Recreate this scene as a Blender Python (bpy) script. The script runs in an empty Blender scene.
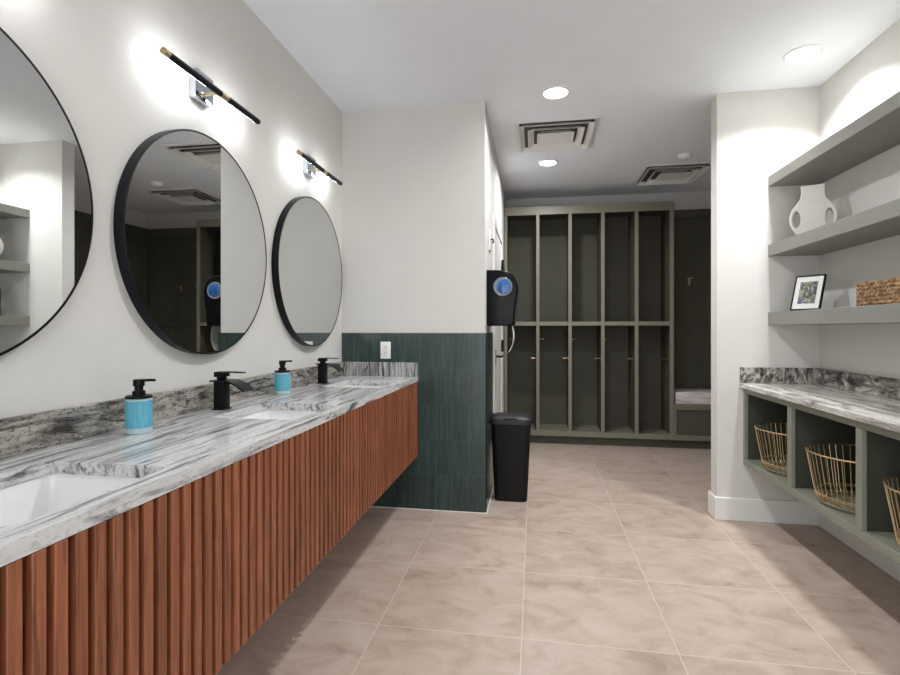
import bpy, bmesh, math, random
from mathutils import Vector, Matrix
random.seed(7)
PI = math.pi
S = bpy.context.scene
COL = S.collection

# ------------------------------------------------------------------ materials
def lin(r, g, b):
    f = lambda v: (v/255/12.92) if v/255 <= 0.04045 else ((v/255+0.055)/1.055)**2.4
    return (f(r), f(g), f(b), 1)

class NT:
    def __init__(s, name):
        s.m = bpy.data.materials.new(name); s.m.use_nodes = True
        s.t = s.m.node_tree; s.N = s.t.nodes; s.L = s.t.links
        s.b = s.N['Principled BSDF']
    def n(s, typ, **kw):
        x = s.N.new(typ)
        for k, v in kw.items():
            if k in x.inputs.keys() and not hasattr(x, k): x.inputs[k].default_value = v
            else: setattr(x, k, v)
        return x
    def link(s, a, b): s.L.new(a, b)
    def math(s, op, a, b=None):
        x = s.N.new('ShaderNodeMath'); x.operation = op
        for i, v in enumerate((a, b)):
            if v is None: continue
            if isinstance(v, (int, float)): x.inputs[i].default_value = v
            else: s.link(v, x.inputs[i])
        return x.outputs[0]
    def coords(s, scale=(1, 1, 1), loc=(0, 0, 0), rot=(0, 0, 0)):
        tc = s.N.new('ShaderNodeTexCoord'); mp = s.N.new('ShaderNodeMapping')
        mp.inputs['Scale'].default_value = scale; mp.inputs['Location'].default_value = loc
        mp.inputs['Rotation'].default_value = rot
        s.link(tc.outputs['Object'], mp.inputs['Vector']); return mp.outputs[0]
    def noise(s, vec, scale=5, detail=4, rough=.5, dist=0):
        x = s.N.new('ShaderNodeTexNoise'); s.link(vec, x.inputs['Vector'])
        x.inputs['Scale'].default_value = scale; x.inputs['Detail'].default_value = detail
        x.inputs['Roughness'].default_value = rough; x.inputs['Distortion'].default_value = dist
        return x.outputs['Fac']
    def ramp(s, fac, stops, interp='LINEAR'):
        x = s.N.new('ShaderNodeValToRGB'); s.link(fac, x.inputs[0]); e = x.color_ramp.elements
        x.color_ramp.interpolation = interp
        while len(e) < len(stops): e.new(.5)
        for i, (p, c) in enumerate(stops): e[i].position = p; e[i].color = c
        return x.outputs[0]
    def mix(s, fac, a, b, mode='MIX'):
        x = s.N.new('ShaderNodeMix'); x.data_type = 'RGBA'; x.blend_type = mode
        for i, v in ((0, fac), (6, a), (7, b)):
            if hasattr(v, 'links') or isinstance(v, bpy.types.NodeSocket): s.link(v, x.inputs[i])
            else: x.inputs[i].default_value = v
        return x.outputs[2]
    def bump(s, h, strength=.2, dist=.002):
        x = s.N.new('ShaderNodeBump'); x.inputs['Strength'].default_value = strength
        x.inputs['Distance'].default_value = dist; s.link(h, x.inputs['Height'])
        s.link(x.outputs[0], s.b.inputs['Normal'])
    def base(s, v):
        if isinstance(v, bpy.types.NodeSocket): s.link(v, s.b.inputs['Base Color'])
        else: s.b.inputs['Base Color'].default_value = v
    def set(s, **kw):
        for k, v in kw.items():
            s.b.inputs[k.replace('_', ' ')].default_value = v
        return s

def plain(name, c, rough=.5, metal=0., var=.04, scale=6, bump=0, spec=.5):
    t = NT(name)
    v = t.coords(); nz = t.noise(v, scale, 3)
    lo = tuple(max(0, x*(1-var)) for x in c[:3])+(1,); hi = tuple(min(1, x*(1+var)) for x in c[:3])+(1,)
    t.base(t.ramp(nz, [(.3, lo), (.7, hi)]))
    t.set(Roughness=rough, Metallic=metal)
    t.b.inputs['Specular IOR Level'].default_value = spec
    if bump: t.bump(t.noise(v, bump, 2), .15, .001)
    return t.m

M = {}
M['wall'] = plain('wall_paint', lin(213, 210, 205), .75, var=.012, bump=260)
M['ceil'] = plain('ceiling_paint', lin(236, 239, 244), .85, var=.01)
M['trimwhite'] = plain('white_trim', lin(228, 226, 222), .4, var=.01)
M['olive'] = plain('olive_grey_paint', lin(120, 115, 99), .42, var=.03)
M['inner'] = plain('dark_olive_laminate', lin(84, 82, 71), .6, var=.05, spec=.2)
M['inner2'] = plain('dark_green_laminate', lin(70, 74, 64), .6, var=.04, spec=.2)
M['shelfpaint'] = plain('sage_grey_paint', lin(131, 130, 122), .45, var=.02)
M['cabpaint'] = plain('cabinet_sage_paint', lin(130, 132, 118), .45, var=.02)
M['black'] = plain('matte_black', lin(11, 11, 13), .42, var=.05, spec=.18)
M['blackmetal'] = plain('black_metal', lin(14, 17, 22), .36, .3, var=.03, spec=.3)
M['blackgloss'] = plain('black_gloss_plastic', lin(9, 10, 13), .22, var=.03, spec=.15)
M['bin'] = plain('black_bin_plastic', lin(11, 11, 12), .5, var=.06, bump=300, spec=.25)
M['binlid'] = plain('charcoal_lid_plastic', lin(34, 35, 38), .45, var=.06, bump=300, spec=.3)
M['brass'] = plain('brass', lin(205, 182, 142), .28, 1., var=.05)
M['brass_wire'] = plain('brass_wire', lin(222, 198, 154), .34, 1., var=.05)
M['copper'] = plain('copper_peg', lin(172, 138, 108), .35, 1., var=.05)
M['chrome'] = plain('chrome', lin(200, 208, 218), .08, 1., var=.02)
M['porcelain'] = plain('porcelain', lin(238, 237, 235), .12, var=.01)
M['plate'] = plain('white_plastic', lin(235, 234, 232), .35, var=.01)
M['slot'] = plain('dark_slot', lin(60, 58, 56), .6)
M['vent'] = plain('white_vent_metal', lin(230, 228, 225), .5, var=.02)
M['ventdark'] = plain('vent_gap_shade', lin(78, 73, 69), .8)  # dark colour stands in for shade inside the vent opening
M['ceramic'] = plain('white_ceramic', lin(226, 223, 216), .6, var=.03, scale=20, bump=160)
M['paper'] = plain('paper', lin(240, 239, 236), .8, var=.01)
M['mat'] = plain('mat_board', lin(240, 240, 238), .7, var=.01)
M['seatwrap'] = None

t = NT('mirror_glass'); t.base(lin(214, 216, 215)); t.set(Metallic=1., Roughness=.008); M['mirror'] = t.m

def emit(name, c, strength):
    t = NT(name); t.base((.8, .8, .8, 1)); t.b.inputs['Emission Color'].default_value = c
    t.b.inputs['Emission Strength'].default_value = strength; return t.m
M['lamp'] = emit('downlight_lens', (1, 1, 1, 1), 9)
M['led'] = emit('led_strip', (.94, .97, 1, 1), 57)

# floor: square porcelain tiles in a stacked grid
def cells(t, comp, size, off):
    u = t.math('DIVIDE', t.math('SUBTRACT', comp, off), size)
    return u
def tile_mat(name, axes, sizes, offs, grout_w, stops, grout_c, rough, mott, cellvar, bump=.35, streak=None):
    t = NT(name)
    tc = t.N.new('ShaderNodeTexCoord'); sp = t.N.new('ShaderNodeSeparateXYZ')
    t.link(tc.outputs['Object'], sp.inputs[0])
    us = [cells(t, sp.outputs[a], s, o) for a, s, o in zip(axes, sizes, offs)]
    masks = []; fl = []
    for u, s in zip(us, sizes):
        fr = t.math('FRACT', u); fl.append(t.math('FLOOR', u))
        d = t.math('MINIMUM', fr, t.math('SUBTRACT', 1., fr))
        masks.append(t.math('LESS_THAN', t.math('MULTIPLY', d, s), grout_w/2))
    g = t.math('MAXIMUM', masks[0], masks[1])
    cx = t.N.new('ShaderNodeCombineXYZ'); t.link(fl[0], cx.inputs[0]); t.link(fl[1], cx.inputs[1])
    wn = t.N.new('ShaderNodeTexWhiteNoise'); wn.noise_dimensions = '3D'; t.link(cx.outputs[0], wn.inputs['Vector'])
    # texture lookup shifted per cell so every tile has its own clouding
    ad = t.N.new('ShaderNodeVectorMath'); ad.operation = 'MULTIPLY_ADD'
    t.link(wn.outputs['Color'], ad.inputs[0]); ad.inputs[1].default_value = (7, 7, 7); t.link(tc.outputs['Object'], ad.inputs[2])
    mp = t.N.new('ShaderNodeMapping'); mp.inputs['Scale'].default_value = streak or (1, 1, 1)
    t.link(ad.outputs[0], mp.inputs['Vector'])
    n1 = t.noise(mp.outputs[0], mott, 7, .62, .6)
    col = t.ramp(n1, stops)
    val = t.math('ADD', t.math('MULTIPLY', wn.outputs['Value'], cellvar), 1-cellvar/2)
    cv = t.N.new('ShaderNodeCombineXYZ')
    for i in range(3): t.link(val, cv.inputs[i])
    col = t.mix(1., col, cv.outputs[0], 'MULTIPLY')
    t.base(t.mix(g, col, grout_c))
    t.set(Roughness=rough)
    h = t.math('ADD', t.math('SUBTRACT', 1., g), t.math('MULTIPLY', n1, .25))
    t.bump(h, bump, .0015)
    return t
tf = tile_mat('floor_tile', (0, 1), (.585, .557), (-.05, 2.02), .0042,
              [(.25, lin(150, 129, 115)), (.42, lin(172, 152, 138)), (.56, lin(182, 164, 151)), (.78, lin(191, 175, 164))],
              lin(198, 184, 172), .38, 5.5, .07, .2, (1, 1.35, 1))
M['floor'] = tf.m
M['tile_front'] = tile_mat('green_tile_front', (0, 2), (.1095, .2386), (-.324, 0), .0022,
              [(.3, lin(34, 48, 45)), (.5, lin(44, 62, 58)), (.72, lin(58, 79, 74))], lin(70, 84, 80), .25, 5, .35, .35, (14, 1, .8)).m
M['tile_side'] = tile_mat('green_tile_side', (1, 2), (.1095, .2386), (3.363, 0), .0022,
              [(.3, lin(34, 48, 45)), (.5, lin(44, 62, 58)), (.72, lin(58, 79, 74))], lin(70, 84, 80), .25, 5, .35, .35, (1, 14, .8)).m

# veined granite, the grain runs along y
def granite(name, sc, stops, dark, seed, dark_lo, dark_amt, speck):
    t = NT(name)
    v = t.coords(sc, (seed, seed*.7, seed*.3), (0, 0, .06))
    warp = t.N.new('ShaderNodeTexNoise'); warp.inputs['Scale'].default_value = 1.3; warp.inputs['Detail'].default_value = 3
    tc = t.N.new('ShaderNodeTexCoord'); t.link(tc.outputs['Object'], warp.inputs['Vector'])
    ad = t.N.new('ShaderNodeVectorMath'); ad.operation = 'MULTIPLY_ADD'
    t.link(warp.outputs['Color'], ad.inputs[0]); ad.inputs[1].default_value = (2.2, 2.2, 2.2); t.link(v, ad.inputs[2])
    n1 = t.noise(ad.outputs[0], 1., 8, .6, .5)
    col = t.ramp(n1, stops)
    m2 = t.N.new('ShaderNodeVectorMath'); m2.operation = 'MULTIPLY_ADD'
    t.link(ad.outputs[0], m2.inputs[0]); m2.inputs[1].default_value = (2.3, 1.7, 2.1); m2.inputs[2].default_value = (seed, 4, 9)
    n2 = t.noise(m2.outputs[0], 1., 9, .68, .8)
    d = t.ramp(n2, [(dark_lo-.07, (1, 1, 1, 1)), (dark_lo, (.45, .45, .45, 1)), (dark_lo+.06, (0, 0, 0, 1))])
    col = t.mix(t.math('MULTIPLY', d, dark_amt), col, dark)
    n3 = t.noise(t.coords((150, 70, 150), (1, seed, 5)), 1., 4, .7)
    sp = t.ramp(n3, [(.36, (1, 1, 1, 1)), (.48, (0, 0, 0, 1))])
    col = t.mix(t.math('MULTIPLY', sp, speck), col, dark)
    t.base(col); t.set(Roughness=.16); t.b.inputs['Specular IOR Level'].default_value = .4
    return t.m
M['granite'] = granite('pale_veined_granite', (22, 1.2, 13),
    [(.24, lin(112, 110, 108)), (.36, lin(178, 176, 173)), (.46, lin(212, 211, 209)), (.55, lin(205, 204, 203)), (.61, lin(150, 150, 152)), (.66, lin(208, 206, 203))],
    lin(38, 38, 40), 2.3, .43, .85, .25)
M['granite_splash'] = granite('speckled_granite', (10, 4.0, 17),
    [(.26, lin(80, 77, 72)), (.40, lin(132, 127, 119)), (.50, lin(178, 173, 165)), (.58, lin(162, 155, 145)), (.70, lin(112, 108, 102))],
    lin(30, 29, 28), 5.1, .46, .9, .75)
M['granite_end'] = granite('streaked_granite', (22, 5, 2.2),
    [(.26, lin(92, 92, 92)), (.42, lin(160, 158, 156)), (.52, lin(198, 196, 194)), (.62, lin(140, 139, 139)), (.72, lin(190, 188, 186))],
    lin(36, 36, 37), 8.4, .46, .9, .5)
M['granite2'] = granite('brown_veined_granite', (12, .9, 9),
    [(.26, lin(100, 96, 91)), (.38, lin(160, 154, 147)), (.47, lin(216, 213, 207)), (.56, lin(196, 191, 184)), (.64, lin(134, 128, 121)), (.72, lin(208, 204, 198))],
    lin(44, 40, 38), 11.7, .42, .75, .35)
M['granite2_splash'] = granite('dark_brown_granite', (17, 4.5, 10),
    [(.26, lin(58, 55, 51)), (.40, lin(114, 107, 100)), (.49, lin(202, 196, 188)), (.57, lin(130, 122, 114)), (.72, lin(80, 78, 74))],
    lin(28, 26, 25), 14.2, .47, .9, .6)

# walnut slats
t = NT('walnut_slats')
tc = t.N.new('ShaderNodeTexCoord'); sp = t.N.new('ShaderNodeSeparateXYZ'); t.link(tc.outputs['Object'], sp.inputs[0])
idx = t.math('FLOOR', t.math('DIVIDE', t.math('ADD', sp.outputs[1], 10.0055), .0389))
wn = t.N.new('ShaderNodeTexWhiteNoise'); wn.noise_dimensions = '1D'; t.link(idx, wn.inputs['W'])
ad = t.N.new('ShaderNodeVectorMath'); ad.operation = 'MULTIPLY_ADD'; t.link(wn.outputs['Color'], ad.inputs[0])
ad.inputs[1].default_value = (9, 9, 9); t.link(tc.outputs['Object'], ad.inputs[2])
mp = t.N.new('ShaderNodeMapping'); mp.inputs['Scale'].default_value = (40, 40, 1.6); t.link(ad.outputs[0], mp.inputs['Vector'])
g = t.noise(mp.outputs[0], 2.2, 6, .6, 1.2)
c = t.ramp(g, [(.28, lin(88, 50, 32)), (.48, lin(136, 79, 51)), (.62, lin(154, 94, 63)), (.8, lin(116, 66, 42))])
val = t.math('ADD', t.math('MULTIPLY', wn.outputs['Value'], .34), .82)
cv = t.N.new('ShaderNodeCombineXYZ')
for i in range(3): t.link(val, cv.inputs[i])
t.base(t.mix(1., c, cv.outputs[0], 'MULTIPLY')); t.set(Roughness=.5); t.bump(g, .12, .001)
M['walnut'] = t.m
M['gap_shade'] = plain('gap_shade_backing', lin(16, 12, 10), .8, var=.1)  # shade of the slat gaps is put into this near-black

# soap bottle: frosted glass over blue liquid
t = NT('frosted_glass'); t.base(lin(200, 225, 232)); t.set(Roughness=.45); t.b.inputs['Transmission Weight'].default_value = .25; M['frost'] = t.m
t = NT('blue_soap'); t.base(t.ramp(t.noise(t.coords((60, 60, 4)), 3, 3), [(.35, lin(84, 160, 186)), (.65, lin(104, 182, 204))])); t.set(Roughness=.5)
t.b.inputs['Subsurface Weight'].default_value = .15; M['soap'] = t.m
# dispenser window
t = NT('blue_window'); v = t.coords(); t.base(t.ramp(t.noise(v, 18, 4), [(.35, lin(16, 58, 120)), (.6, lin(34, 104, 180))])); t.set(Roughness=.12); M['bluewin'] = t.m
M['greyring'] = plain('grey_ring', lin(125, 130, 134), .3)
# seagrass
t = NT('seagrass'); v = t.coords()
n = t.noise(v, 70, 3, .7); t.base(t.ramp(n, [(.28, lin(78, 50, 30)), (.44, lin(132, 101, 70)), (.58, lin(172, 140, 102)), (.72, lin(214, 188, 150))]))
t.set(Roughness=.8); t.bump(t.noise(v, 300, 2), .4, .001); M['seagrass'] = t.m
# wrapped cushion
t = NT('pale_wrapped_fabric'); v = t.coords((3, 3, 30)); n = t.noise(v, 2.5, 6, .65, 1.)
t.base(t.ramp(n, [(.3, lin(178, 166, 166)), (.5, lin(225, 216, 216)), (.7, lin(248, 245, 245))])); t.set(Roughness=.3); t.bump(n, .6, .01); M['seatwrap'] = t.m
# generic abstract print
t = NT('abstract_print'); v = t.coords((1, 1, 1))
vo = t.N.new('ShaderNodeTexVoronoi'); t.link(v, vo.inputs['Vector']); vo.inputs['Scale'].default_value = 17
n = t.noise(v, 13, 3, .5, 2.6)
c1 = t.ramp(n, [(.3, lin(40, 44, 52)), (.42, lin(110, 116, 118)), (.5, lin(196, 190, 140)), (.56, lin(92, 108, 160)), (.64, lin(58, 62, 66)), (.74, lin(214, 210, 196))], 'CONSTANT')
c2 = t.ramp(vo.outputs['Distance'], [(.0, lin(70, 84, 140)), (.35, lin(170, 170, 110)), (.6, lin(60, 62, 62))])
t.base(t.mix(.35, c1, c2)); t.set(Roughness=.5); M['print'] = t.m

# ------------------------------------------------------------------ mesh builder
class MB:
    def __init__(s): s.bm = bmesh.new()
    def box(s, x0, x1, y0, y1, z0, z1, bev=0, seg=2, rot=None):
        b = bmesh.new(); bmesh.ops.create_cube(b, size=1)
        for v in b.verts:
            v.co = Vector(((x0+x1)/2+v.co.x*(x1-x0), (y0+y1)/2+v.co.y*(y1-y0), (z0+z1)/2+v.co.z*(z1-z0)))
        if bev: bmesh.ops.bevel(b, geom=list(b.edges), offset=bev, segments=seg, affect='EDGES', profile=.5)
        if rot is not None: bmesh.ops.transform(b, matrix=rot, verts=b.verts)
        s._in(b); return s
    def _in(s, b):
        me = bpy.data.meshes.new('_t'); b.to_mesh(me); b.free(); s.bm.from_mesh(me); bpy.data.meshes.remove(me)
    def prism(s, pts, axis, a, b_, bev=0, seg=2):
        """polygon pts in the plane perpendicular to axis, extruded from a to b_"""
        b = bmesh.new()
        def mk(p, q):
            if axis == 'y': return (p[0], q, p[1])
            if axis == 'x': return (q, p[0], p[1])
            return (p[0], p[1], q)
        v0 = [b.verts.new(mk(p, a)) for p in pts]; v1 = [b.verts.new(mk(p, b_)) for p in pts]
        f0 = b.faces.new(v0); f1 = b.faces.new(v1[::-1]); n = len(pts)
        for i in range(n): b.faces.new((v0[i], v1[i], v1[(i+1) % n], v0[(i+1) % n]))
        bmesh.ops.recalc_face_normals(b, faces=b.faces)
        if bev:
            es = list({e for f in (f0, f1) for e in f.edges})
            bmesh.ops.bevel(b, geom=es, offset=bev, segments=seg, affect='EDGES', profile=.5)
        s._in(b); return s
    def lathe(s, prof, c=(0, 0, 0), n=32, sx=1, sy=1, axis='z'):
        """prof: list of (radius, height)"""
        b = bmesh.new(); rings = []
        for r, h in prof:
            if r < 1e-6: rings.append([b.verts.new((0, 0, h))])
            else: rings.append([b.verts.new((r*sx*math.cos(2*PI*i/n), r*sy*math.sin(2*PI*i/n), h)) for i in range(n)])
        for A, B in zip(rings, rings[1:]):
            for i in range(n):
                j = (i+1) % n
                if len(A) == 1 and len(B) == 1: continue
                if len(A) == 1: b.faces.new((A[0], B[j], B[i]))
                elif len(B) == 1: b.faces.new((A[i], A[j], B[0]))
                else: b.faces.new((A[i], A[j], B[j], B[i]))
        bmesh.ops.recalc_face_normals(b, faces=b.faces)
        R = Matrix.Identity(4)
        if axis == 'x': R = Matrix.Rotation(PI/2, 4, 'Y')
        if axis == 'y': R = Matrix.Rotation(-PI/2, 4, 'X')
        bmesh.ops.transform(b, matrix=Matrix.Translation(c) @ R, verts=b.verts)
        s._in(b); return s
    def tube(s, pts, r, n=8, closed=False, caps=True):
        b = bmesh.new(); P = [Vector(p) for p in pts]; k = len(P); rings = []
        up = None
        for i, p in enumerate(P):
            if closed: d = P[(i+1) % k]-P[i-1]
            else: d = P[min(i+1, k-1)]-P[max(i-1, 0)]
            d.normalize()
            if up is None:
                up = Vector((0, 0, 1)) if abs(d.z) < .9 else Vector((1, 0, 0))
            u = (up-d*up.dot(d)); u.normalize(); up = u; w = d.cross(u)
            rr = r[i] if isinstance(r, (list, tuple)) else r
            rings.append([b.verts.new(p+u*rr*math.cos(2*PI*j/n)+w*rr*math.sin(2*PI*j/n)) for j in range(n)])
        prs = list(zip(rings, rings[1:])) + ([(rings[-1], rings[0])] if closed else [])
        for A, B in prs:
            for j in range(n): b.faces.new((A[j], A[(j+1) % n], B[(j+1) % n], B[j]))
        if not closed and caps:
            b.faces.new(rings[0][::-1]); b.faces.new(rings[-1])
        bmesh.ops.recalc_face_normals(b, faces=b.faces)
        s._in(b); return s
    def sheet(s, loop, th):
        """loop: list of (left, right) point pairs; a strip with thickness th (solidified along its normal)"""
        b = bmesh.new(); rows = [(b.verts.new(a), b.verts.new(c)) for a, c in loop]
        for A, B in zip(rows, rows[1:]): b.faces.new((A[0], A[1], B[1], B[0]))
        bmesh.ops.recalc_face_normals(b, faces=b.faces)
        bmesh.ops.solidify(b, geom=list(b.faces), thickness=th)
        s._in(b); return s
    def xf(s, m):
        bmesh.ops.transform(s.bm, matrix=m, verts=s.bm.verts); return s
    def build(s, name, mat, parent=None, smooth=True, loc=None):
        me = bpy.data.meshes.new(name); s.bm.to_mesh(me); s.bm.free()
        me.materials.append(mat)
        o = bpy.data.objects.new(name, me); COL.objects.link(o)
        if smooth:
            me.polygons.foreach_set('use_smooth', [True]*len(me.polygons))
            try: me.set_sharp_from_angle(angle=math.radians(32))
            except Exception: pass
        if loc: o.location = loc
        if parent: o.parent = parent
        return o

def tag(o, label=None, cat=None, group=None, kind=None):
    for k, v in (('label', label), ('category', cat), ('group', group), ('kind', kind)):
        if v: o[k] = v
    return o
def thing(name, label, cat, loc=(0, 0, 0), rz=0, group=None):
    o = bpy.data.objects.new(name, None); COL.objects.link(o)
    o.location = loc; o.rotation_euler = (0, 0, rz); o.empty_display_size = .05
    return tag(o, label, cat, group)
def struct(name, mb, mat, parent=None, smooth=False):
    o = mb.build(name, mat, parent, smooth)
    if not parent: o['kind'] = 'structure'
    return o
def copy_thing(o, loc, label, rz=None):
    def rec(a, parent):
        c = a.copy(); COL.objects.link(c); c.parent = parent
        for ch in list(a.children): rec(ch, c)
        return c
    c = rec(o, None); c.location = loc; c['label'] = label
    if rz is not None: c.rotation_euler = (0, 0, rz)
    return c

# ------------------------------------------------------------------ the room
XL, XR, YS, CEIL = -1.321, 1.75, 3.363, 2.73
YB, YR = 5.955, -1.3          # back wall behind lockers, wall behind camera
SX = -.324                    # right face of the left block
PX, PY0, PY1 = 1.154, 3.495, 3.605   # partition at the right
LX = 2.445                     # right wall of the locker area
W = .12
struct('floor', MB().box(XL-W, LX+W, YR-W, YB+W, -.1, 0), M['floor'])
struct('ceiling', MB().box(XL-W, LX+W, YR-W, YB+W, CEIL, CEIL+.1), M['ceil'])
struct('wall_left', MB().box(XL-W, XL, YR, YS, 0, CEIL), M['wall'])
struct('wall_middle', MB().box(XL-W, SX, YS, YB, 0, CEIL), M['wall'])
struct('wall_back', MB().box(XL-W, LX+W, YB, YB+W, 0, CEIL), M['wall'])
struct('wall_right', MB().box(XR, XR+W, YR, PY0, 0, CEIL), M['wall'])
struct('wall_partition', MB().box(PX, LX+W, PY0, PY1, 0, CEIL), M['wall'])
struct('wall_locker_side', MB().box(LX, LX+W, PY1, YB, 0, CEIL), M['wall'])
# rear wall is unseen; its wide opening is added to let fill light in
OX0, OX1, OZ = -1.0, 1.35, 2.45
struct('wall_rear', MB().box(XL-W, OX0, YR-W, YR, 0, CEIL).box(OX1, LX+W, YR-W, YR, 0, CEIL).box(OX0, OX1, YR-W, YR, OZ, CEIL), M['wall'])
pl = bpy.data.lights.new('fill_opening_portal', 'AREA'); pl.shape = 'RECTANGLE'; pl.size = OX1-OX0; pl.size_y = OZ
pl.cycles.is_portal = True
po = bpy.data.objects.new('fill_opening_portal', pl); COL.objects.link(po); po.location = ((OX0+OX1)/2, YR-W/2, OZ/2); po.rotation_euler = (PI/2, 0, 0)
# green tile wainscot
TZ = 1.193
struct('trim_1', MB().box(XL+.001, SX+.010, YS-.010, YS, .004, TZ, .001, 1), M['tile_front'])
struct('trim_2', MB().box(SX, SX+.010, YS, 3.905, .004, TZ, .001, 1), M['tile_side'])
struct('trim_3', MB().box(SX, SX+.016, YS-.012, 3.905, 0, .008).box(XL, SX+.012, YS-.015, YS, 0, .004), M['trimwhite'])
struct('trim_4', MB().box(SX+.005, SX+.0118, YS-.0118, YS-.005, .009, TZ), M['black'])
# baseboards
def bb(name, x0, x1, y0, y1, h=.145):
    struct(name, MB().box(x0, x1, y0, y1, 0, h, .003, 1), M['trimwhite'])
bb('baseboard_right', XR-.015, XR, YR, PY0-.015)
struct('baseboard_partition', MB().prism([(PX-.015, PY0-.015), (XR, PY0-.015), (XR, PY0), (PX, PY0), (PX, PY1), (LX, PY1), (LX, PY1+.015), (PX-.015, PY1+.015)], 'z', 0, .145, .003, 1), M['trimwhite'])
bb('baseboard_left', XL, XL+.015, YR, YS-.012)
# corner bead of the partition is part of the wall; door in the right face of the middle block
dy0, dy1, dh = 4.02, 4.86, 2.03
d = MB().box(SX, SX+.012, dy0, dy1, .008, dh).build('door_1', M['trimwhite'], None, False); d['kind'] = 'structure'
MB().box(SX, SX+.02, dy0-.075, dy0, 0, dh-.0005, .003, 1).box(SX, SX+.02, dy1, dy1+.07, 0, dh-.0005, .003, 1)\
    .box(SX, SX+.02, dy0-.075, dy1+.07, dh, dh+.075, .003, 1).build('door_casing', M['trimwhite'], d)
h = MB().box(SX+.012, SX+.02, dy0+.02, dy0+.075, .93, 1.05, .003).build('handle_plate', M['black'], d)
MB().tube([(SX+.02, dy0+.05, 1.0), (SX+.062, dy0+.05, 1.0), (SX+.066, dy0+.06, 1.0), (SX+.066, dy0+.17, 1.0)], .009, 10).build('lever_handle', M['black'], h)
for z in (.25, 1.06, 1.82):
    MB().tube([(SX+.024, dy1, z-.055), (SX+.024, dy1, z+.055)], .011, 10).box(SX+.012, SX+.016, dy1-.03, dy1, z-.05, z+.05).build('hinge', M['black'], d)

# ------------------------------------------------------------------ ceiling fixtures
def downlight_proto():
    r = thing('recessed_downlight', 'x', 'light', group=None)
    MB().lathe([(.074, -.001), (.074, -.006), (.078, -.010), (.090, -.006), (.092, 0.0), (.074, -.0005)], n=40).build('trim_ring', M['plate'], r)
    MB().lathe([(0, -.0045), (.073, -.0045), (.073, -.0015), (0, -.0015)], n=40).build('lens', M['lamp'], r)
    return r
dl = downlight_proto()
DL = [(.133, 3.306, 'round white recessed ceiling light nearer than the square vent, in front of it'),
      (.12, 4.689, 'round white recessed ceiling light between the square vent and the lockers'),
      (1.447, 3.06, 'round white recessed ceiling light close to the grey wall shelves'),
      (.133, 1.92, None), (.133, .53, None), (1.447, 1.66, None), (1.447, .26, None)]
def area(name, loc, size, power, spread, rot=(0, 0, 0), col=(.96, .985, 1)):
    l = bpy.data.lights.new(name, 'AREA'); l.shape = 'DISK'; l.size = size; l.energy = power; l.color = col; l.spread = math.radians(spread)
    o = bpy.data.objects.new(name, l); COL.objects.link(o); o.location = loc; o.rotation_euler = rot; return o
POW = [11.5, 13.5, 12, 13.5, 1.6, 2.8, 4]
first = True
for (x, y, lab), p in zip(DL, POW):
    if lab:
        if first: dl.location = (x, y, CEIL); dl['label'] = lab; first = False
        else: copy_thing(dl, (x, y, CEIL), lab)
    else:
        copy_thing(dl, (x, y, CEIL), 'round white recessed ceiling light behind the camera out of the picture')
    area('downlight_beam', (x, y, CEIL-.012), .13, p, 126 if x > 1 else 160)
for o in list(COL.objects):
    if o.get('category') == 'light': o['group'] = 'recessed ceiling lights'

def vent(x, y, label, first=None):
    r = thing('ceiling_vent', label, 'vent', (x, y, CEIL), 0, 'square ceiling air vents')
    def ring(a, b, z0, z1, th=.004):
        # sloped square ring from half-size a at z0 to half-size b at z1
        mb = bmesh.new(); vs = []
        for (h_, z) in ((a, z0), (b, z1), (b-th, z1), (a-th, z0)):
            vs.append([mb.verts.new((sx*h_, sy*h_, z)) for sx, sy in ((-1, -1), (1, -1), (1, 1), (-1, 1))])
        for i in range(4):
            A, B = vs[i], vs[(i+1) % 4]
            for j in range(4): mb.faces.new((A[j], A[(j+1) % 4], B[(j+1) % 4], B[j]))
        bmesh.ops.recalc_face_normals(mb, faces=mb.faces)
        q = MB(); q._in(mb); return q
    # flat outer flange
    f = MB()
    for x0, x1, y0, y1 in ((-.305, .305, -.305, -.275), (-.305, .305, .275, .305), (-.305, -.275, -.275, .275), (.275, .305, -.275, .275)):
        f.box(x0, x1, y0, y1, -.006, -.0005)
    f.build('frame', M['vent'], r, False)
    MB().box(-.27, .27, -.27, .27, -.002, -.0008).build('throat_shade', M['ventdark'], r, False)  # flat plate below the solid ceiling, coloured like the shaded duct
    ring(.275, .240, -.030, -.003, .006).build('louvre', M['vent'], r, False)
    ring(.208, .168, -.034, -.003, .006).build('louvre', M['vent'], r, False)
    ring(.138, .100, -.037, -.003, .006).build('louvre', M['vent'], r, False)
    MB().box(-.125, .125, -.125, .125, -.031, -.027, .002, 1).build('centre_plate', M['vent'], r, False)
    return r
vent(.158, 4.035, 'square stepped white ceiling vent between the two corridor ceiling lights')
vent(1.31, 5.22, 'square stepped white ceiling vent beside the smoke detector near the lockers')
sd = thing('smoke_detector', 'small round white smoke detector on the ceiling beside a vent', 'smoke detector', (1.289, 4.687, CEIL))
MB().lathe([(0, -.034), (.035, -.034), (.05, -.028), (.056, -.014), (.056, -.010), (.064, -.010), (.066, -.0005), (0, -.0005)], n=32).build('body', M['plate'], sd)
MB().lathe([(0, -.039), (.018, -.038), (.02, -.034), (0, -.034)], n=20).build('sensor_cap', M['vent'], sd)

# ------------------------------------------------------------------ vanity
VX, VZ0, VZ1, VY0, VY1 = -.783, .366, .869, .345, 3.351
MY = [.870, 1.853, 2.836]
v = thing('vanity_cabinet', 'long floating wall-hung vanity with vertical walnut slats under pale granite', 'vanity', (XL, 1.85, VZ0))
o = (-XL, -1.85, -VZ0)
def loc_mb(): return MB()
T = Matrix.Translation((-XL, -1.85, -VZ0))
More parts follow.
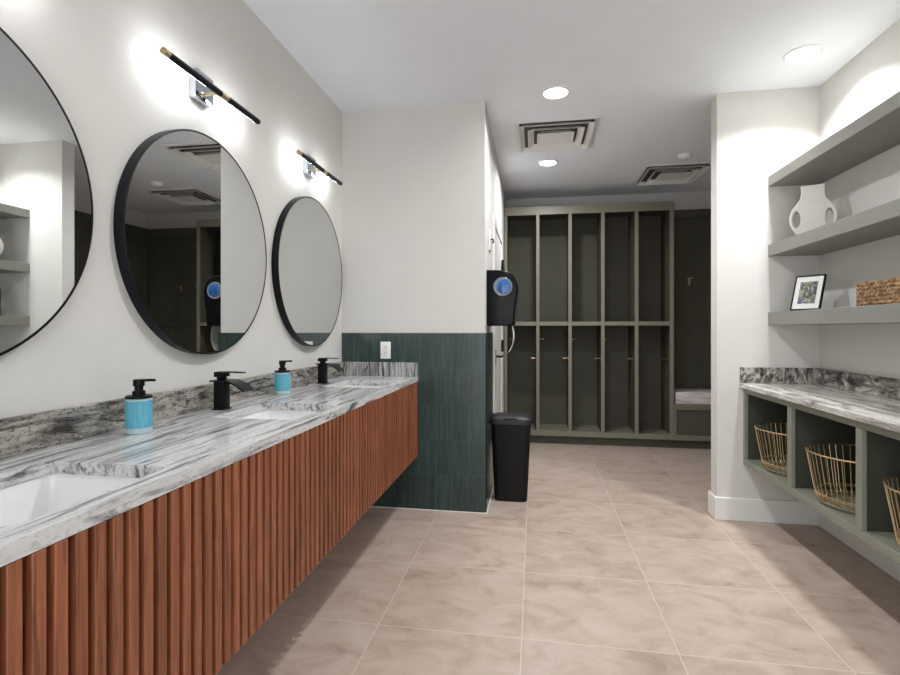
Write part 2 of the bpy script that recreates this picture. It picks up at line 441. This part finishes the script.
# carcass with openings for the basins: back, bottom, ends, front backing
mb = MB().box(XL+.002, VX-.024, VY0, VY1, VZ0, VZ0+.02).box(XL+.002, XL+.02, VY0, VY1, VZ0+.02, VZ1)\
    .box(XL+.02, VX-.024, VY0, VY0+.02, VZ0+.02, VZ1).box(XL+.02, VX-.024, VY1-.02, VY1, VZ0+.02, VZ1)
mb.xf(T).build('carcass', M['walnut'], v, False)
MB().box(VX-.024, VX-.019, VY0, VY1, VZ0, VZ1).xf(T).build('backing_panel', M['gap_shade'], v, False)
mb = MB(); pitch = .0389; n = int((VY1-VY0)/pitch)
y0s = math.floor((VY0+10)/pitch)*pitch-10
k = 0
y = VY1-.0005-.028
while y > VY0:
    mb.box(VX-.019, VX+.006, y+.0015, y+.0258, VZ0-.004, VZ1-.002, .0015, 1); y -= pitch
mb.xf(T).build('slatted_front', M['walnut'], v, False)

# worktop with three cut-outs
CZ0, CZ1, CX = .869, .8995, -.776
SKX0, SKX1, SKH = -1.163, -.836, .185
SYc = [m+.005 for m in MY]
ct = thing('granite_countertop', 'long pale grey granite countertop over the slatted walnut vanity', 'countertop', (XL, 1.85, CZ0))
T = Matrix.Translation((-XL, -1.85, -CZ0))
mb = MB(); c0 = XL+.0015
def slab_with_holes(x0, x1, y0, y1, z0, z1, holes, bev=.004):
    """rectangular slab with rounded rectangular through holes"""
    b = bmesh.new()
    outer = [(x0, y0), (x1, y0), (x1, y1), (x0, y1)]
    loops = [outer]
    for (hx0, hx1, hy0, hy1, r) in holes:
        L = []
        for cx, cy, a0 in ((hx1-r, hy1-r, 0), (hx0+r, hy1-r, 90), (hx0+r, hy0+r, 180), (hx1-r, hy0+r, 270)):
            for q in range(5):
                a = math.radians(a0+q*22.5); L.append((cx+r*math.cos(a), cy+r*math.sin(a)))
        loops.append(L)
    for z in (z0, z1):
        es = []
        for L in loops:
            vs = [b.verts.new((p[0], p[1], z)) for p in L]
            es += [b.edges.new((vs[i], vs[(i+1) % len(vs)])) for i in range(len(vs))]
        bmesh.ops.triangle_fill(b, use_beauty=True, use_dissolve=False, edges=es)
    b.verts.ensure_lookup_table()
    nv = sum(len(L) for L in loops); off = 0
    for L in loops:
        for i in range(len(L)):
            j = (i+1) % len(L)
            b.faces.new((b.verts[off+i], b.verts[off+j], b.verts[nv+off+j], b.verts[nv+off+i]))
        off += len(L)
    bmesh.ops.recalc_face_normals(b, faces=b.faces)
    return b
mb._in(slab_with_holes(c0, CX, VY0-.01, YS-.0125, CZ0, CZ1, [(SKX0, SKX1, s-SKH, s+SKH, .03) for s in SYc]))
mb.xf(T).build('slab', M['granite'], ct, False)
MB().box(c0, c0+.02, VY0-.01, YS-.0125, CZ1, .996, .002, 1).xf(T).build('backsplash', M['granite_splash'], ct, False)
MB().box(c0+.0205, CX, YS-.0325, YS-.0125, CZ1, .994, .002, 1).xf(T).build('side_splash', M['granite_end'], ct, False)

# basins
def basin(yc, label):
    r = thing('sink_basin', label, 'sink', (0, yc, CZ0-.001), 0, 'undermount vanity sinks')
    b = bmesh.new(); rings = []
    X0, X1, H = SKX0-.006, SKX1+.006, SKH+.006
    cx = (X0+X1)/2
    def rr(inset, z, rad):
        pts = []
        hx, hy = (X1-X0)/2-inset, H-inset
        for sx, sy, a0 in ((1, 1, 0), (-1, 1, 90), (-1, -1, 180), (1, -1, 270)):
            for q in range(6):
                a = math.radians(a0+q*18); pts.append(b.verts.new((cx+sx*(hx-rad)+rad*math.cos(a), sy*(hy-rad)+rad*math.sin(a), z)))
        return pts
    prof = [(-.02, 0, .04), (0, 0, .036), (.004, -.02, .036), (.012, -.10, .04), (.03, -.128, .05), (.06, -.14, .06), (.11, -.146, .05)]
    out = [(.10, -.16, .05), (.05, -.154, .06), (.018, -.138, .05), (0, -.11, .04), (-.008, -.02, .04), (-.02, -.014, .04)]
    rings = [rr(*p) for p in prof]+[]
    b.faces.new(rings[-1])
    o_r = [rr(*p) for p in out]; b.faces.new(o_r[0][::-1])
    seq = o_r+[rings[0]]
    for L in (rings, seq):
        for A, B in zip(L, L[1:]):
            k_ = len(A)
            for i in range(k_): b.faces.new((A[i], A[(i+1) % k_], B[(i+1) % k_], B[i]))
    bmesh.ops.recalc_face_normals(b, faces=b.faces)
    q = MB(); q._in(b); q.build('bowl', M['porcelain'], r)
    MB().lathe([(0, -.141), (.02, -.1415), (.023, -.143), (.023, -.1455), (0, -.1455)], (cx, 0, 0), 24).build('drain', M['chrome'], r)
    return r
b0 = basin(SYc[0], 'white rectangular undermount sink nearest the viewer')
copy_thing(b0, (0, SYc[1], CZ0-.001), 'white rectangular undermount sink below the middle round mirror')
copy_thing(b0, (0, SYc[2], CZ0-.001), 'white rectangular undermount sink closest to the green tiled wall')

# faucets
def faucet(yc, label):
    r = thing('waterfall_faucet', label, 'faucet', (-1.236, yc, CZ1), 0, 'black waterfall faucets')
    MB().box(-.022, .022, -.022, .022, 0.0, .112, .002).box(-.027, .027, -.027, .027, 0, .004, .001, 1).build('body', M['black'], r)
    L = []
    for i in range(15):
        u = i/14; x = -.026+u*.146
        z = .118-(max(0, u-.36)**2)*.10
        w = .043-.004*u
        L.append(((x, -w, z), (x, w, z)))
    MB().sheet(L, .006).build('spout', M['blackmetal'], r)
    MB().box(-.014, .014, -.014, .014, .1185, .132, .002).box(-.022, .022, -.022, .022, .130, .148, .002).build('valve_cap', M['black'], r)
    MB().sheet([((-.02, -.019, .1495), (-.02, .019, .1495)), ((.05, -.017, .151), (.05, .017, .151)), ((.098, -.014, .149), (.098, .014, .149))], .004).build('lever', M['blackmetal'], r)
    return r
f0 = faucet(MY[1]+.005, 'matte black waterfall faucet under the middle round mirror')
copy_thing(f0, (-1.236, MY[2]+.005, CZ1), 'matte black waterfall faucet closest to the green tiled wall')
copy_thing(f0, (-1.236, MY[0]-.05, CZ1), 'matte black waterfall faucet at the sink nearest the viewer')

# soap dispensers
def soap(x, y, label):
    r = thing('soap_dispenser', label, 'soap dispenser', (x, y, CZ1), 0, 'blue soap dispensers')
    b = MB().lathe([(0, 0), (0.0342, 0), (0.0369, .003), (0.0369, .018), (0, .018)], n=40).build('bottle', M['frost'], r)
    MB().lathe([(0, .1003), (0.0365, .1003), (0.0369, .104), (0.0324, .1078), (0, .1078)], n=40).build('bottle_neck', M['frost'], b)
    MB().lathe([(0, .0185), (0.0367, .0185), (0.0369, .03), (0.0369, .1), (0, .1)], n=40).build('blue_liquid', M['soap'], b)
    MB().lathe([(0, .108), (0.0369, .108), (0.0369, .114), (0.0351, .116), (0, .116)], n=40).build('lid', M['black'], r)
    MB().lathe([(0, .116), (.018, .116), (.018, .129), (.012, .131), (.012, .143), (.016, .145), (.016, .165), (0, .165)], n=24).build('pump_head', M['black'], r)
    MB().tube([(.01, 0, .161), (.03, .012, .162), (.042, .020, .161)], .0042, 8).build('pump_nozzle', M['black'], r)
    return r
s0 = soap(-1.207, 1.392, 'frosted soap pump bottle of blue liquid nearer the viewer, between first and middle mirrors')
copy_thing(s0, (-1.226, 2.335, CZ1), 'frosted soap pump bottle of blue liquid nearer the green tile, right of the middle faucet')

# mirrors
def mirror(yc, label):
    r = thing('round_mirror', label, 'mirror', (XL, yc, 1.555), 0, 'round black framed wall mirrors')
    R = .4365
    MB().lathe([(R-.007, .001), (R, .001), (R, .037), (R-.001, .038), (R-.006, .038), (R-.007, .037), (R-.007, .001)], n=128, axis='x').build('frame', M['blackmetal'], r)
    MB().lathe([(0, .030), (R-.0075, .030), (R-.0075, .0365), (0, .0365)], n=128, axis='x').build('glass', M['mirror'], r)
    return r
m0 = mirror(MY[0], 'large round mirror cut off by the picture edge, showing reflected shelves')
copy_thing(m0, (XL, MY[1], 1.555), 'round black framed mirror between the other two, reflecting the lockers and ceiling vents')
copy_thing(m0, (XL, MY[2], 1.555), 'round black framed mirror hung nearest to the green tiled wall')

# light bars
def bar(yc, label):
    r = thing('wall_light_bar', label, 'wall light', (XL, yc, 2.148), 0, 'slim black light bars above the mirrors')
    MB().box(.0005, .032, -.035, .075, -.030, .083, .003).build('wall_plate', M['chrome'], r)
    MB().tube([(.03, .012, -.002), (.10, .012, -.002)], .005, 10).build('arm', M['brass'], r)
    MB().tube([(.10, -.27, 0), (.10, .295, 0)], .0125, 16).build('bar', M['blackmetal'], r)
    MB().tube([(.10, -.295, 0), (.10, -.271, 0)], .0125, 16).build('end_cap', M['brass'], r)
    MB().tube([(.10, .018, 0), (.10, .062, 0)], .0130, 16).build('brass_collar', M['brass'], r)
    MB().box(.087, .0975, -.045, .045, -.007, .012, .002, 1).build('mounting_bracket', M['blackmetal'], r)
    MB().box(.0858, .0882, -.26, -.05, -.005, .005).build('light_strip', M['led'], r)
    MB().box(.0858, .0882, .105, .285, -.005, .005).build('light_strip', M['led'], r)
    return r
BY = [m-.045 for m in MY]
l0 = bar(BY[1], 'slim black and brass light bar above the middle round mirror')
copy_thing(l0, (XL, BY[2], 2.148), 'slim black and brass light bar nearest the far corner')
copy_thing(l0, (XL, BY[0], 2.148), 'slim black and brass light bar above the nearest mirror, outside the picture')

# outlet on green tile
ou = thing('wall_outlet', 'white electrical outlet on the green tile above the countertop end', 'outlet', (-1.003, YS-.0101, 1.075))
MB().box(-.036, .036, -.006, 0, -.058, .058, .003).build('cover_plate', M['plate'], ou)
MB().box(-.017, .017, -.0085, -.0055, -.034, .034, .001, 1).build('receptacle', M['trimwhite'], ou)
mb = MB()
for dz in (-.018, .018):
    mb.box(-.0075, -.0055, -.0089, -.0084, dz-.002, dz+.007).box(.0055, .0075, -.0089, -.0084, dz-.002, dz+.007).box(-.002, .002, -.0089, -.0084, dz-.010, dz-.006)
mb.build('socket_slots', M['slot'], ou, False)

# ------------------------------------------------------------------ towel dispenser, wall hook, bin
pd = thing('paper_towel_dispenser', 'black wall-mounted paper towel dispenser with blue round window above the bin', 'paper towel dispenser', (SX, 3.46, 1.2415))
prof = [(.001, 0), (.178, 0), (.186, .012), (.192, .1), (.204, .19), (.212, .25), (.211, .285), (.196, .322), (.175, .350), (.14, .370), (.1, .379), (.001, .382)]
MB().prism(prof, 'y', 0, .30, .010, 3).build('housing', M['blackgloss'], pd)
wx, wz = .112, .266
MB().lathe([(0, -.001), (.055, -.001), (.061, -.004), (.064, 0), (.064, .006), (0, .006)], (wx, -.004, wz), 40, axis='y').build('window_ring', M['greyring'], pd)
MB().lathe([(0, -.010), (.025, -.0095), (.044, -.006), (.047, -.001), (0, -.001)], (wx+.004, -.005, wz), 40, axis='y').build('round_window', M['bluewin'], pd)
L = [((.178-.0*i, .05, .004-.2*i/8), (.178, .25, .004-.2*i/8)) for i in range(9)]
L = [((.172+.012*math.sin(i/8*PI*.9)-.03*(i/8)**3, .05, .004-.19*i/8), (.172+.012*math.sin(i/8*PI*.9)-.03*(i/8)**3, .25, .004-.19*i/8)) for i in range(9)]
MB().sheet(L, .0012).build('paper_towel', M['paper'], pd)

wh = thing('wall_hook', 'small white wall plate with black peg high on the wall before the door', 'hook', (SX, 3.68, 1.86))
MB().box(.0005, .012, -.045, .045, -.075, .075, .003).build('wall_plate', M['plate'], wh)
MB().tube([(.012, 0, .01), (.028, 0, .01), (.032, 0, -.008), (.024, 0, -.02)], .006, 10).build('peg', M['black'], wh)

bn = thing('trash_bin', 'tall black plastic trash bin with closed lid against the tiled corner', 'trash bin', (-.166, 3.70, 0))
def rrect(hx, hy, r, z, b, q=5):
    pts = []
    for sx, sy, a0 in ((1, 1, 0), (-1, 1, 90), (-1, -1, 180), (1, -1, 270)):
        for i in range(q):
            a = math.radians(a0+i*90/(q-1)); pts.append(b.verts.new((sx*(hx-r)+r*math.cos(a), sy*(hy-r)+r*math.sin(a), z)))
    return pts
def loft(secs, capb=True, capt=True):
    b = bmesh.new(); R = [rrect(*s, b) for s in secs]
    for A, B in zip(R, R[1:]):
        k_ = len(A)
        for i in range(k_): b.faces.new((A[i], A[(i+1) % k_], B[(i+1) % k_], B[i]))
    if capb: b.faces.new(R[0][::-1])
    if capt: b.faces.new(R[-1])
    bmesh.ops.recalc_face_normals(b, faces=b.faces)
    q = MB(); q._in(b); return q
loft([(.108, .085, .03, .0), (.115, .092, .034, .006), (.120, .096, .036, .1), (.140, .116, .04, .53), (.141, .117, .04, .545)]).build('bin_body', M['bin'], bn)
loft([(.146, .122, .045, .545), (.150, .126, .047, .55), (.150, .126, .047, .575), (.147, .123, .045, .584), (.135, .110, .04, .594), (.10, .08, .04, .603)]).build('lid', M['binlid'], bn)
MB().box(-.045, .045, -.125, -.075, .583, .596, .004).build('lid_latch', M['binlid'], bn)

# ------------------------------------------------------------------ lockers
FY = 5.47; BKY = 5.90; x0L, x1L = SX+.003, 1.400
px_ = [(-.307-.012, -.287), (.018, .052), (.351, .387), (.684, .720), (1.020, 1.056), (1.361, 1.400)]
lk = thing('locker_unit', 'tall olive grey open locker unit with five bays along the back wall', 'locker unit', (.54, FY, 0))
T = Matrix.Translation((-.54, -FY, 0))
MB().box(x0L, x1L, FY+.06, FY+.08, 0, .0895).xf(T).build('toe_kick', M['inner'], lk, False)  # darker colour stands in for the shade under the overhang
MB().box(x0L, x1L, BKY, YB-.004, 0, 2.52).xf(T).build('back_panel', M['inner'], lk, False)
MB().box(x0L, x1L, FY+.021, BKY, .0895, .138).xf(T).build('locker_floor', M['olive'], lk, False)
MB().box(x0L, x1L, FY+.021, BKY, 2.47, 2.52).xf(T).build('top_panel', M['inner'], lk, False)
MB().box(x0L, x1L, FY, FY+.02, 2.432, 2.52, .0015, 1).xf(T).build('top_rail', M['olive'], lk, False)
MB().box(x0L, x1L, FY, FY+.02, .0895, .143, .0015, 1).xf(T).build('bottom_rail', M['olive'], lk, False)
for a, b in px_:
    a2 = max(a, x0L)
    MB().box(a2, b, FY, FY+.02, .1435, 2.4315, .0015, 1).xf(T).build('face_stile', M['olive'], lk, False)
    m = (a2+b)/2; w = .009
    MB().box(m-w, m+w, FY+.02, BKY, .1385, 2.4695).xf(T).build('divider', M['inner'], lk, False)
for (a, b), (c, d_) in zip(px_, px_[1:]):
    MB().box(b, c, FY+.001, FY+.021, 1.255, 1.298, .0015, 1).xf(T).build('shelf_rail', M['olive'], lk, False)
    l_, r_ = (max(a, x0L)+b)/2+.0095, (c+d_)/2-.0095
    MB().box(l_, r_, FY+.0215, BKY, 1.262, 1.280).xf(T).build('shelf', M['inner'], lk, False)
    # coat pegs on the two side panels of the bay
    for xs, dr, yy, zz in ((l_, 1, 5.72, 1.108), (r_, -1, 5.60, .905)):
        MB().tube([(xs+dr*.001, yy, zz), (xs+dr*.052, yy, zz)], .0048, 10).lathe([(0, 0), (.012, 0), (.012, .003), (0, .003)], (xs+(.0005 if dr > 0 else -.0035), yy, zz), 16, axis='x')\
            .lathe([(0, 0), (.008, 0), (.008, .006), (0, .006)], (xs+dr*.052-(0 if dr > 0 else .006), yy, zz), 12, axis='x').xf(T).build('coat_peg', M['copper'], lk)

# bench niche right of the lockers, returns along the side wall
x0B, x1B = 1.4025, LX-.002
bt = thing('bench_niche', 'olive grey bench niche with coat hooks beside the tall lockers', 'bench', (1.9, FY, 0))
T = Matrix.Translation((-1.9, -FY, 0))
MB().box(x0B, x1B, FY+.06, FY+.08, 0, .0895).xf(T).build('toe_kick', M['inner'], bt, False)  # same dark colour, shade below the bench front painted in
MB().box(x0B, x1B, BKY, YB-.004, 0, 2.52).xf(T).build('back_panel', M['inner'], bt, False)
MB().box(x0B, x1B, BKY-.02, BKY, 2.43, 2.52, .001, 1).xf(T).build('top_rail', M['inner'], bt, False)
MB().box(x0B, x1B, BKY-.02, BKY, 1.255, 1.305, .001, 1).xf(T).build('middle_rail', M['inner'], bt, False)
MB().box(x1B-.03, x1B, 4.75, BKY-.021, 0, 2.52).box(x1B-.05, x1B-.03, 4.75, BKY-.021, 2.43, 2.52).box(x1B-.045, x1B-.03, BKY-.10, BKY-.021, .48, 2.43).xf(T).build('side_panel', M['inner'], bt, False)
MB().box(x0B, x1B-.05, FY+.018, BKY-.001, .0895, .13).box(x0B, x1B-.05, FY+.014, FY+.03, .13, .425).xf(T).build('front_panel', M['inner'], bt, False)
MB().box(x0B, x1B-.05, FY, FY+.014, .0895, .14, .001, 1).box(x0B, x0B+.02, FY, FY+.014, .1405, .4, .001, 1).box(x0B, x1B-.05, FY, FY+.014, .4005, .425, .001, 1).xf(T).build('front_frame', M['olive'], bt, False)
MB().box(x0B, x1B-.05, FY-.005, BKY-.021, .426, .462, .002, 1).xf(T).build('seat_board', M['olive'], bt, False)
for hx in (1.665, 1.93):
    y_ = BKY
    h = MB().box(hx-.012, hx+.012, y_-.006, y_-.0005, 1.70, 1.78, .002, 1).xf(T).build('coat_hook', M['brass'], bt)
    MB().tube([(hx, y_-.006, 1.765), (hx, y_-.05, 1.765), (hx, y_-.06, 1.78)], .006, 8)\
        .tube([(hx-.028, y_-.05, 1.768), (hx+.028, y_-.05, 1.768)], .006, 8).xf(T).build('hook_arm', M['brass'], h)
cu = thing('bench_cushion', 'pale crinkled plastic-wrapped cushion lying on the olive bench seat', 'cushion', (1.88, 5.68, .4625))
b = bmesh.new(); bmesh.ops.create_cube(b, size=1); bmesh.ops.subdivide_edges(b, edges=b.edges, cuts=12, use_grid_fill=True)
for q in b.verts:
    x, y, z = q.co
    f = 1-.12*(abs(2*z)**4); q.co = Vector((x*.92, y*.37, (z+.5)*.112))
    q.co += Vector((random.uniform(-.002, .002), random.uniform(-.005, .005)*(abs(y) > .49), random.uniform(-.004, .004)*(z > -.49)))
q = MB(); q._in(b); q.build('wrapped_pad', M['seatwrap'], cu)
mb = MB()
for k in range(5):
    z = .02+.018*k
    mb.tube([(-.455+.09*i, -.186-.004*math.sin(i*1.7+k), z+random.uniform(-.006, .006)) for i in range(11)], .0035, 6)
mb.build('plastic_wrap_fold', M['seatwrap'], cu)

# ------------------------------------------------------------------ right side: counter, cubbies, shelves
UY0 = -.25; UY1 = PY0-.001
QX = 1.31; QZ0, QZ1 = .362, .846
cb = thing('cubby_cabinet', 'long floating sage grey cubby cabinet under the brown granite counter', 'cabinet', (XR, 1.6, QZ0))
T = Matrix.Translation((-XR, -1.6, -QZ0))
div = [3.4675]
divs = [(3.467, UY1), (2.881, 2.925), (2.308, 2.349), (1.727, 1.776), (1.151, 1.200), (.575, .624), (UY0, .05)]
MB().box(XR-.022, XR-.0155, UY0, UY1-.016, QZ0, QZ1).xf(T).build('back_panel', M['inner2'], cb, False)
MB().box(QX+.0205, XR-.0225, UY0, UY1-.016, QZ0, QZ0+.035).xf(T).build('cubby_floor', M['cabpaint'], cb, False)
MB().box(QX+.0205, XR-.0225, UY0, UY1-.016, QZ1-.02, QZ1).xf(T).build('top_panel', M['inner2'], cb, False)
MB().box(QX, QX+.02, UY0, UY1, QZ1-.032, QZ1-.0005, .0015, 1).xf(T).build('top_rail', M['cabpaint'], cb, False)
MB().box(QX, QX+.02, UY0, UY1, QZ0, QZ0+.038, .0015, 1).xf(T).build('bottom_rail', M['cabpaint'], cb, False)
for i, (a, b) in enumerate(divs):
    MB().box(QX, QX+.02, a, b, QZ0+.0385, QZ1-.0325, .0015, 1).xf(T).build('face_stile', M['cabpaint'], cb, False)
    a2, b2 = (a+.012, min(b-.002, a+.030)) if i else (a+.018, UY1-.018)
    MB().box(QX+.0205, XR-.0225, a2, b2, QZ0+.0355, QZ1-.0205).xf(T).build('divider', M['inner2'], cb, False)

c2 = thing('granite_shelf_counter', 'brown veined granite counter on the sage cubby cabinet under the wall shelves', 'countertop', (XR, 1.6, QZ1))
T = Matrix.Translation((-XR, -1.6, -QZ1))
MB().box(1.288, XR-.0005, UY0-.01, PY0-.0008, .8465, .878, .004, 2).xf(T).build('slab', M['granite2'], c2, False)
MB().box(XR-.021, XR-.0008, UY0-.01, PY0-.021, .8782, .978, .002, 1).xf(T).build('backsplash', M['granite2_splash'], c2, False)
MB().box(1.290, XR-.0008, PY0-.0205, PY0-.0008, .8782, .978, .002, 1).xf(T).build('side_splash', M['granite2_splash'], c2, False)

def shelf(z0, z1, label):
    o = MB().box(1.455, XR-.0006, UY0, PY0-.0006, z0, z1, .0015, 1).build('floating_shelf', M['shelfpaint'], None, False)
    return tag(o, label, 'shelf', 'thick grey floating shelves')
shelf(2.118, 2.183, 'topmost thick sage grey floating shelf, empty, above the white vase')
shelf(1.678, 1.750, 'middle thick sage grey floating shelf with the white vase on it')
shelf(1.246, 1.324, 'lowest thick sage grey floating shelf carrying the framed print and woven box')

# wire baskets
def basket(y, label):
    r = thing('wire_basket', label, 'basket', (1.497, y, QZ0+.0385), 0, 'brass wire baskets in the cubbies')
    H, R, r0 = .240, .215, .178
    circ = lambda rad, z, n=56: [(rad*math.cos(2*PI*i/n), rad*math.sin(2*PI*i/n), z) for i in range(n)]
    MB().tube(circ(R, H), .0038, 8, True).build('rim', M['brass_wire'], r)
    mb = MB(); N = 44
    def rad(z): return r0+(R-r0)*((z-.03)/(H-.03))
    for i in range(N):
        a = 2*PI*i/N; c_, s_ = math.cos(a), math.sin(a)
        pts = [(r0*.84*c_, r0*.84*s_, .0045), (r0*.91*c_, r0*.91*s_, .008), (r0*.96*c_, r0*.96*s_, .02)]
        pts += [(rad(z)*c_, rad(z)*s_, z) for z in (.035, .1, .18, H)]
        mb.tube(pts, .0016, 6)
    mb.build('wire_cage', M['brass_wire'], r)
    MB().tube(circ(rad(.048), .048), .003, 6, True).tube(circ(rad(.040), .040), .0022, 6, True).build('middle_ring', M['brass_wire'], r)
    mb = MB().tube(circ(r0*.84, .0045), .0032, 6, True).tube(circ(r0*.96, .012), .0026, 6, True)
    for k in range(-3, 4):
        x_ = k*.036; hy = math.sqrt(max(0, (r0*.84)**2-x_*x_))
        mb.tube([(x_, -hy, .0045), (x_, hy, .0045)], .0018, 6)
    mb.build('base_ring', M['brass_wire'], r)
    return r
k0 = basket(3.21, 'brass wire basket in the cubby next to the white partition wall')
copy_thing(k0, (1.50, 2.637, QZ0+.0385), 'brass wire basket in the second cubby, between the other two baskets')
copy_thing(k0, (1.49, 2.058, QZ0+.0385), 'brass wire basket cut off by the picture edge in the nearest cubby')

# vase
half = [(.059, .298), (.056, .270), (.056, .245), (.063, .218), (.082, .192), (.103, .162), (.114, .125), (.112, .088), (.098, .052), (.078, .024), (.058, .0)]
outl = half+[(-x, z) for x, z in reversed(half)]
b = bmesh.new(); lay = []
loops = [outl]+[[(sg*.0775+.0185*math.cos(2*PI*q/20), .106+.049*math.sin(2*PI*q/20)) for q in range(20)] for sg in (-1, 1)]
for yy in (-.036, .036):
    es = []
    for L in loops:
        vs = [b.verts.new((p[0], yy, p[1])) for p in L]
        es += [b.edges.new((vs[q], vs[(q+1) % len(vs)])) for q in range(len(vs))]
    bmesh.ops.triangle_fill(b, use_beauty=True, use_dissolve=False, edges=es)
b.verts.ensure_lookup_table(); nv = sum(len(L) for L in loops); off = 0
for L in loops:
    for q in range(len(L)):
        k = (q+1) % len(L)
        b.faces.new((b.verts[off+q], b.verts[off+k], b.verts[nv+off+k], b.verts[nv+off+q]))
    off += len(L)
bmesh.ops.recalc_face_normals(b, faces=b.faces)
q = MB(); q._in(b)
vz = q.build('handled_vase', M['ceramic'])
vz.location = (1.592, 3.25, 1.7505); vz.rotation_euler = (0, 0, math.atan2(-.447, .894))
tag(vz, 'white ceramic vase with two open ear handles on the middle shelf', 'vase')
md = vz.modifiers.new('remesh', 'REMESH'); md.mode = 'VOXEL'; md.voxel_size = .0035; md.use_smooth_shade = True
md = vz.modifiers.new('smooth', 'SMOOTH'); md.factor = .5; md.iterations = 14

# framed print
pf = thing('picture_frame', 'small black framed abstract print leaning on the lowest shelf', 'picture frame', (1.538, 3.236, 1.3245), math.atan2(-.8, .6))
fw, fh = .158, .216
T = Matrix.Translation((0, .008, .0035)) @ Matrix.Rotation(-math.radians(18), 4, 'X')
mb = MB().box(-fw/2, fw/2, -.008, .010, 0, .008, .001, 1).box(-fw/2, fw/2, -.008, .010, fh-.008, fh, .001, 1)\
    .box(-fw/2, -fw/2+.006, -.008, .010, .008, fh-.008, .001, 1).box(fw/2-.006, fw/2, -.008, .010, .008, fh-.008, .001, 1)
mb.xf(T).build('frame', M['black'], pf, False)
MB().box(-fw/2+.006, fw/2-.006, -.003, .006, .008, fh-.008).xf(T).build('mat_board', M['mat'], pf, False)
MB().box(-.047, .047, -.0042, -.003, .040, .176).xf(T).build('art_print', M['print'], pf, False)
MB().box(-.02, .02, .010, .014, .03, .15).xf(T).box(-.018, .018, .082, .085, .0005, .125, 0, 1, Matrix.Rotation(math.radians(6), 4, 'X')).build('easel_back', M['black'], pf, False)

# woven seagrass box: twisted rope courses
wb = thing('woven_box', 'long low woven seagrass box on the lowest shelf', 'basket', (1.61, 2.462, 1.3245))
hx, hy, rad = .108, .243, .02
def rpath(n):
    # evenly spaced points round a rounded rectangle with outward normals
    segs = []; q = []
    per = [(hx-rad)*2, (hy-rad)*2]; arc = PI*rad/2; tot = 2*sum(per)+4*arc
    for i in range(n):
        s_ = tot*i/n
        for (kind, ln, a0, cx, cy) in (('l', per[1], 0, hx, -(hy-rad)), ('a', arc, 0, hx-rad, hy-rad), ('l', per[0], 90, hx-rad, hy), ('a', arc, 90, -(hx-rad), hy-rad),
                                      ('l', per[1], 180, -hx, hy-rad), ('a', arc, 180, -(hx-rad), -(hy-rad)), ('l', per[0], 270, -(hx-rad), -hy), ('a', arc, 270, hx-rad, -(hy-rad))):
            if s_ <= ln:
                a = math.radians(a0)
                if kind == 'l': q.append((cx-math.sin(a)*s_, cy+math.cos(a)*s_, math.cos(a), math.sin(a)))
                else:
                    a += s_/rad; q.append((cx+rad*math.cos(a), cy+rad*math.sin(a), math.cos(a), math.sin(a)))
                break
            s_ -= ln
    return q
N = 420; rp = rpath(N); tw = 62
mb = MB(); courses = 6
for k in range(courses):
    z = .0125+k*.0181
    wob = [random.uniform(-1, 1) for _ in range(64)]
    for st in range(2):
        pts = []; rad_ = []
        for i, (x, y, nx, ny) in enumerate(rp):
            ph = 2*PI*tw*i/N+st*PI+k*1.9+1.4*wob[int(i*64/N)]
            q_ = i*64/N; w0 = wob[int(q_)]; w1 = wob[(int(q_)+1) % 64]; ww = w0+(w1-w0)*(q_-int(q_))
            o_ = .0062*math.cos(ph)-.011+.0016*ww; zz = z+.0074*math.sin(ph)+.0018*ww
            pts.append((x+nx*o_, y+ny*o_, max(zz, .0058)))
            rad_.append(.0056+.0010*math.sin(i*2.1+k))
        mb.tube(pts, rad_, 5, True)
mb.build('woven_wall', M['seagrass'], wb)
MB().box(-hx+.018, hx-.018, -hy+.018, hy-.018, .002, .008).build('woven_bottom', M['seagrass'], wb, False)

# ------------------------------------------------------------------ world, camera, view
w = bpy.data.worlds.new('world'); S.world = w; w.use_nodes = True
w.node_tree.nodes['Background'].inputs[0].default_value = (.93, .97, 1, 1); w.node_tree.nodes['Background'].inputs[1].default_value = 2.4  # even fill light, comes in through the added rear opening
cam = bpy.data.cameras.new('camera'); co = bpy.data.objects.new('camera', cam); COL.objects.link(co)
cam.sensor_width = 36; cam.lens = 508/900*36; cam.shift_y = -8.5/900; cam.clip_start = .02
co.location = (0, 0, 1.22); co.rotation_euler = (PI/2, 0, math.atan(84.5/508))
S.camera = co
S.view_settings.view_transform = 'Standard'; S.view_settings.look = 'None'
S.view_settings.gamma = 1; S.view_settings.use_curve_mapping = False
S.view_settings.exposure = 0.44
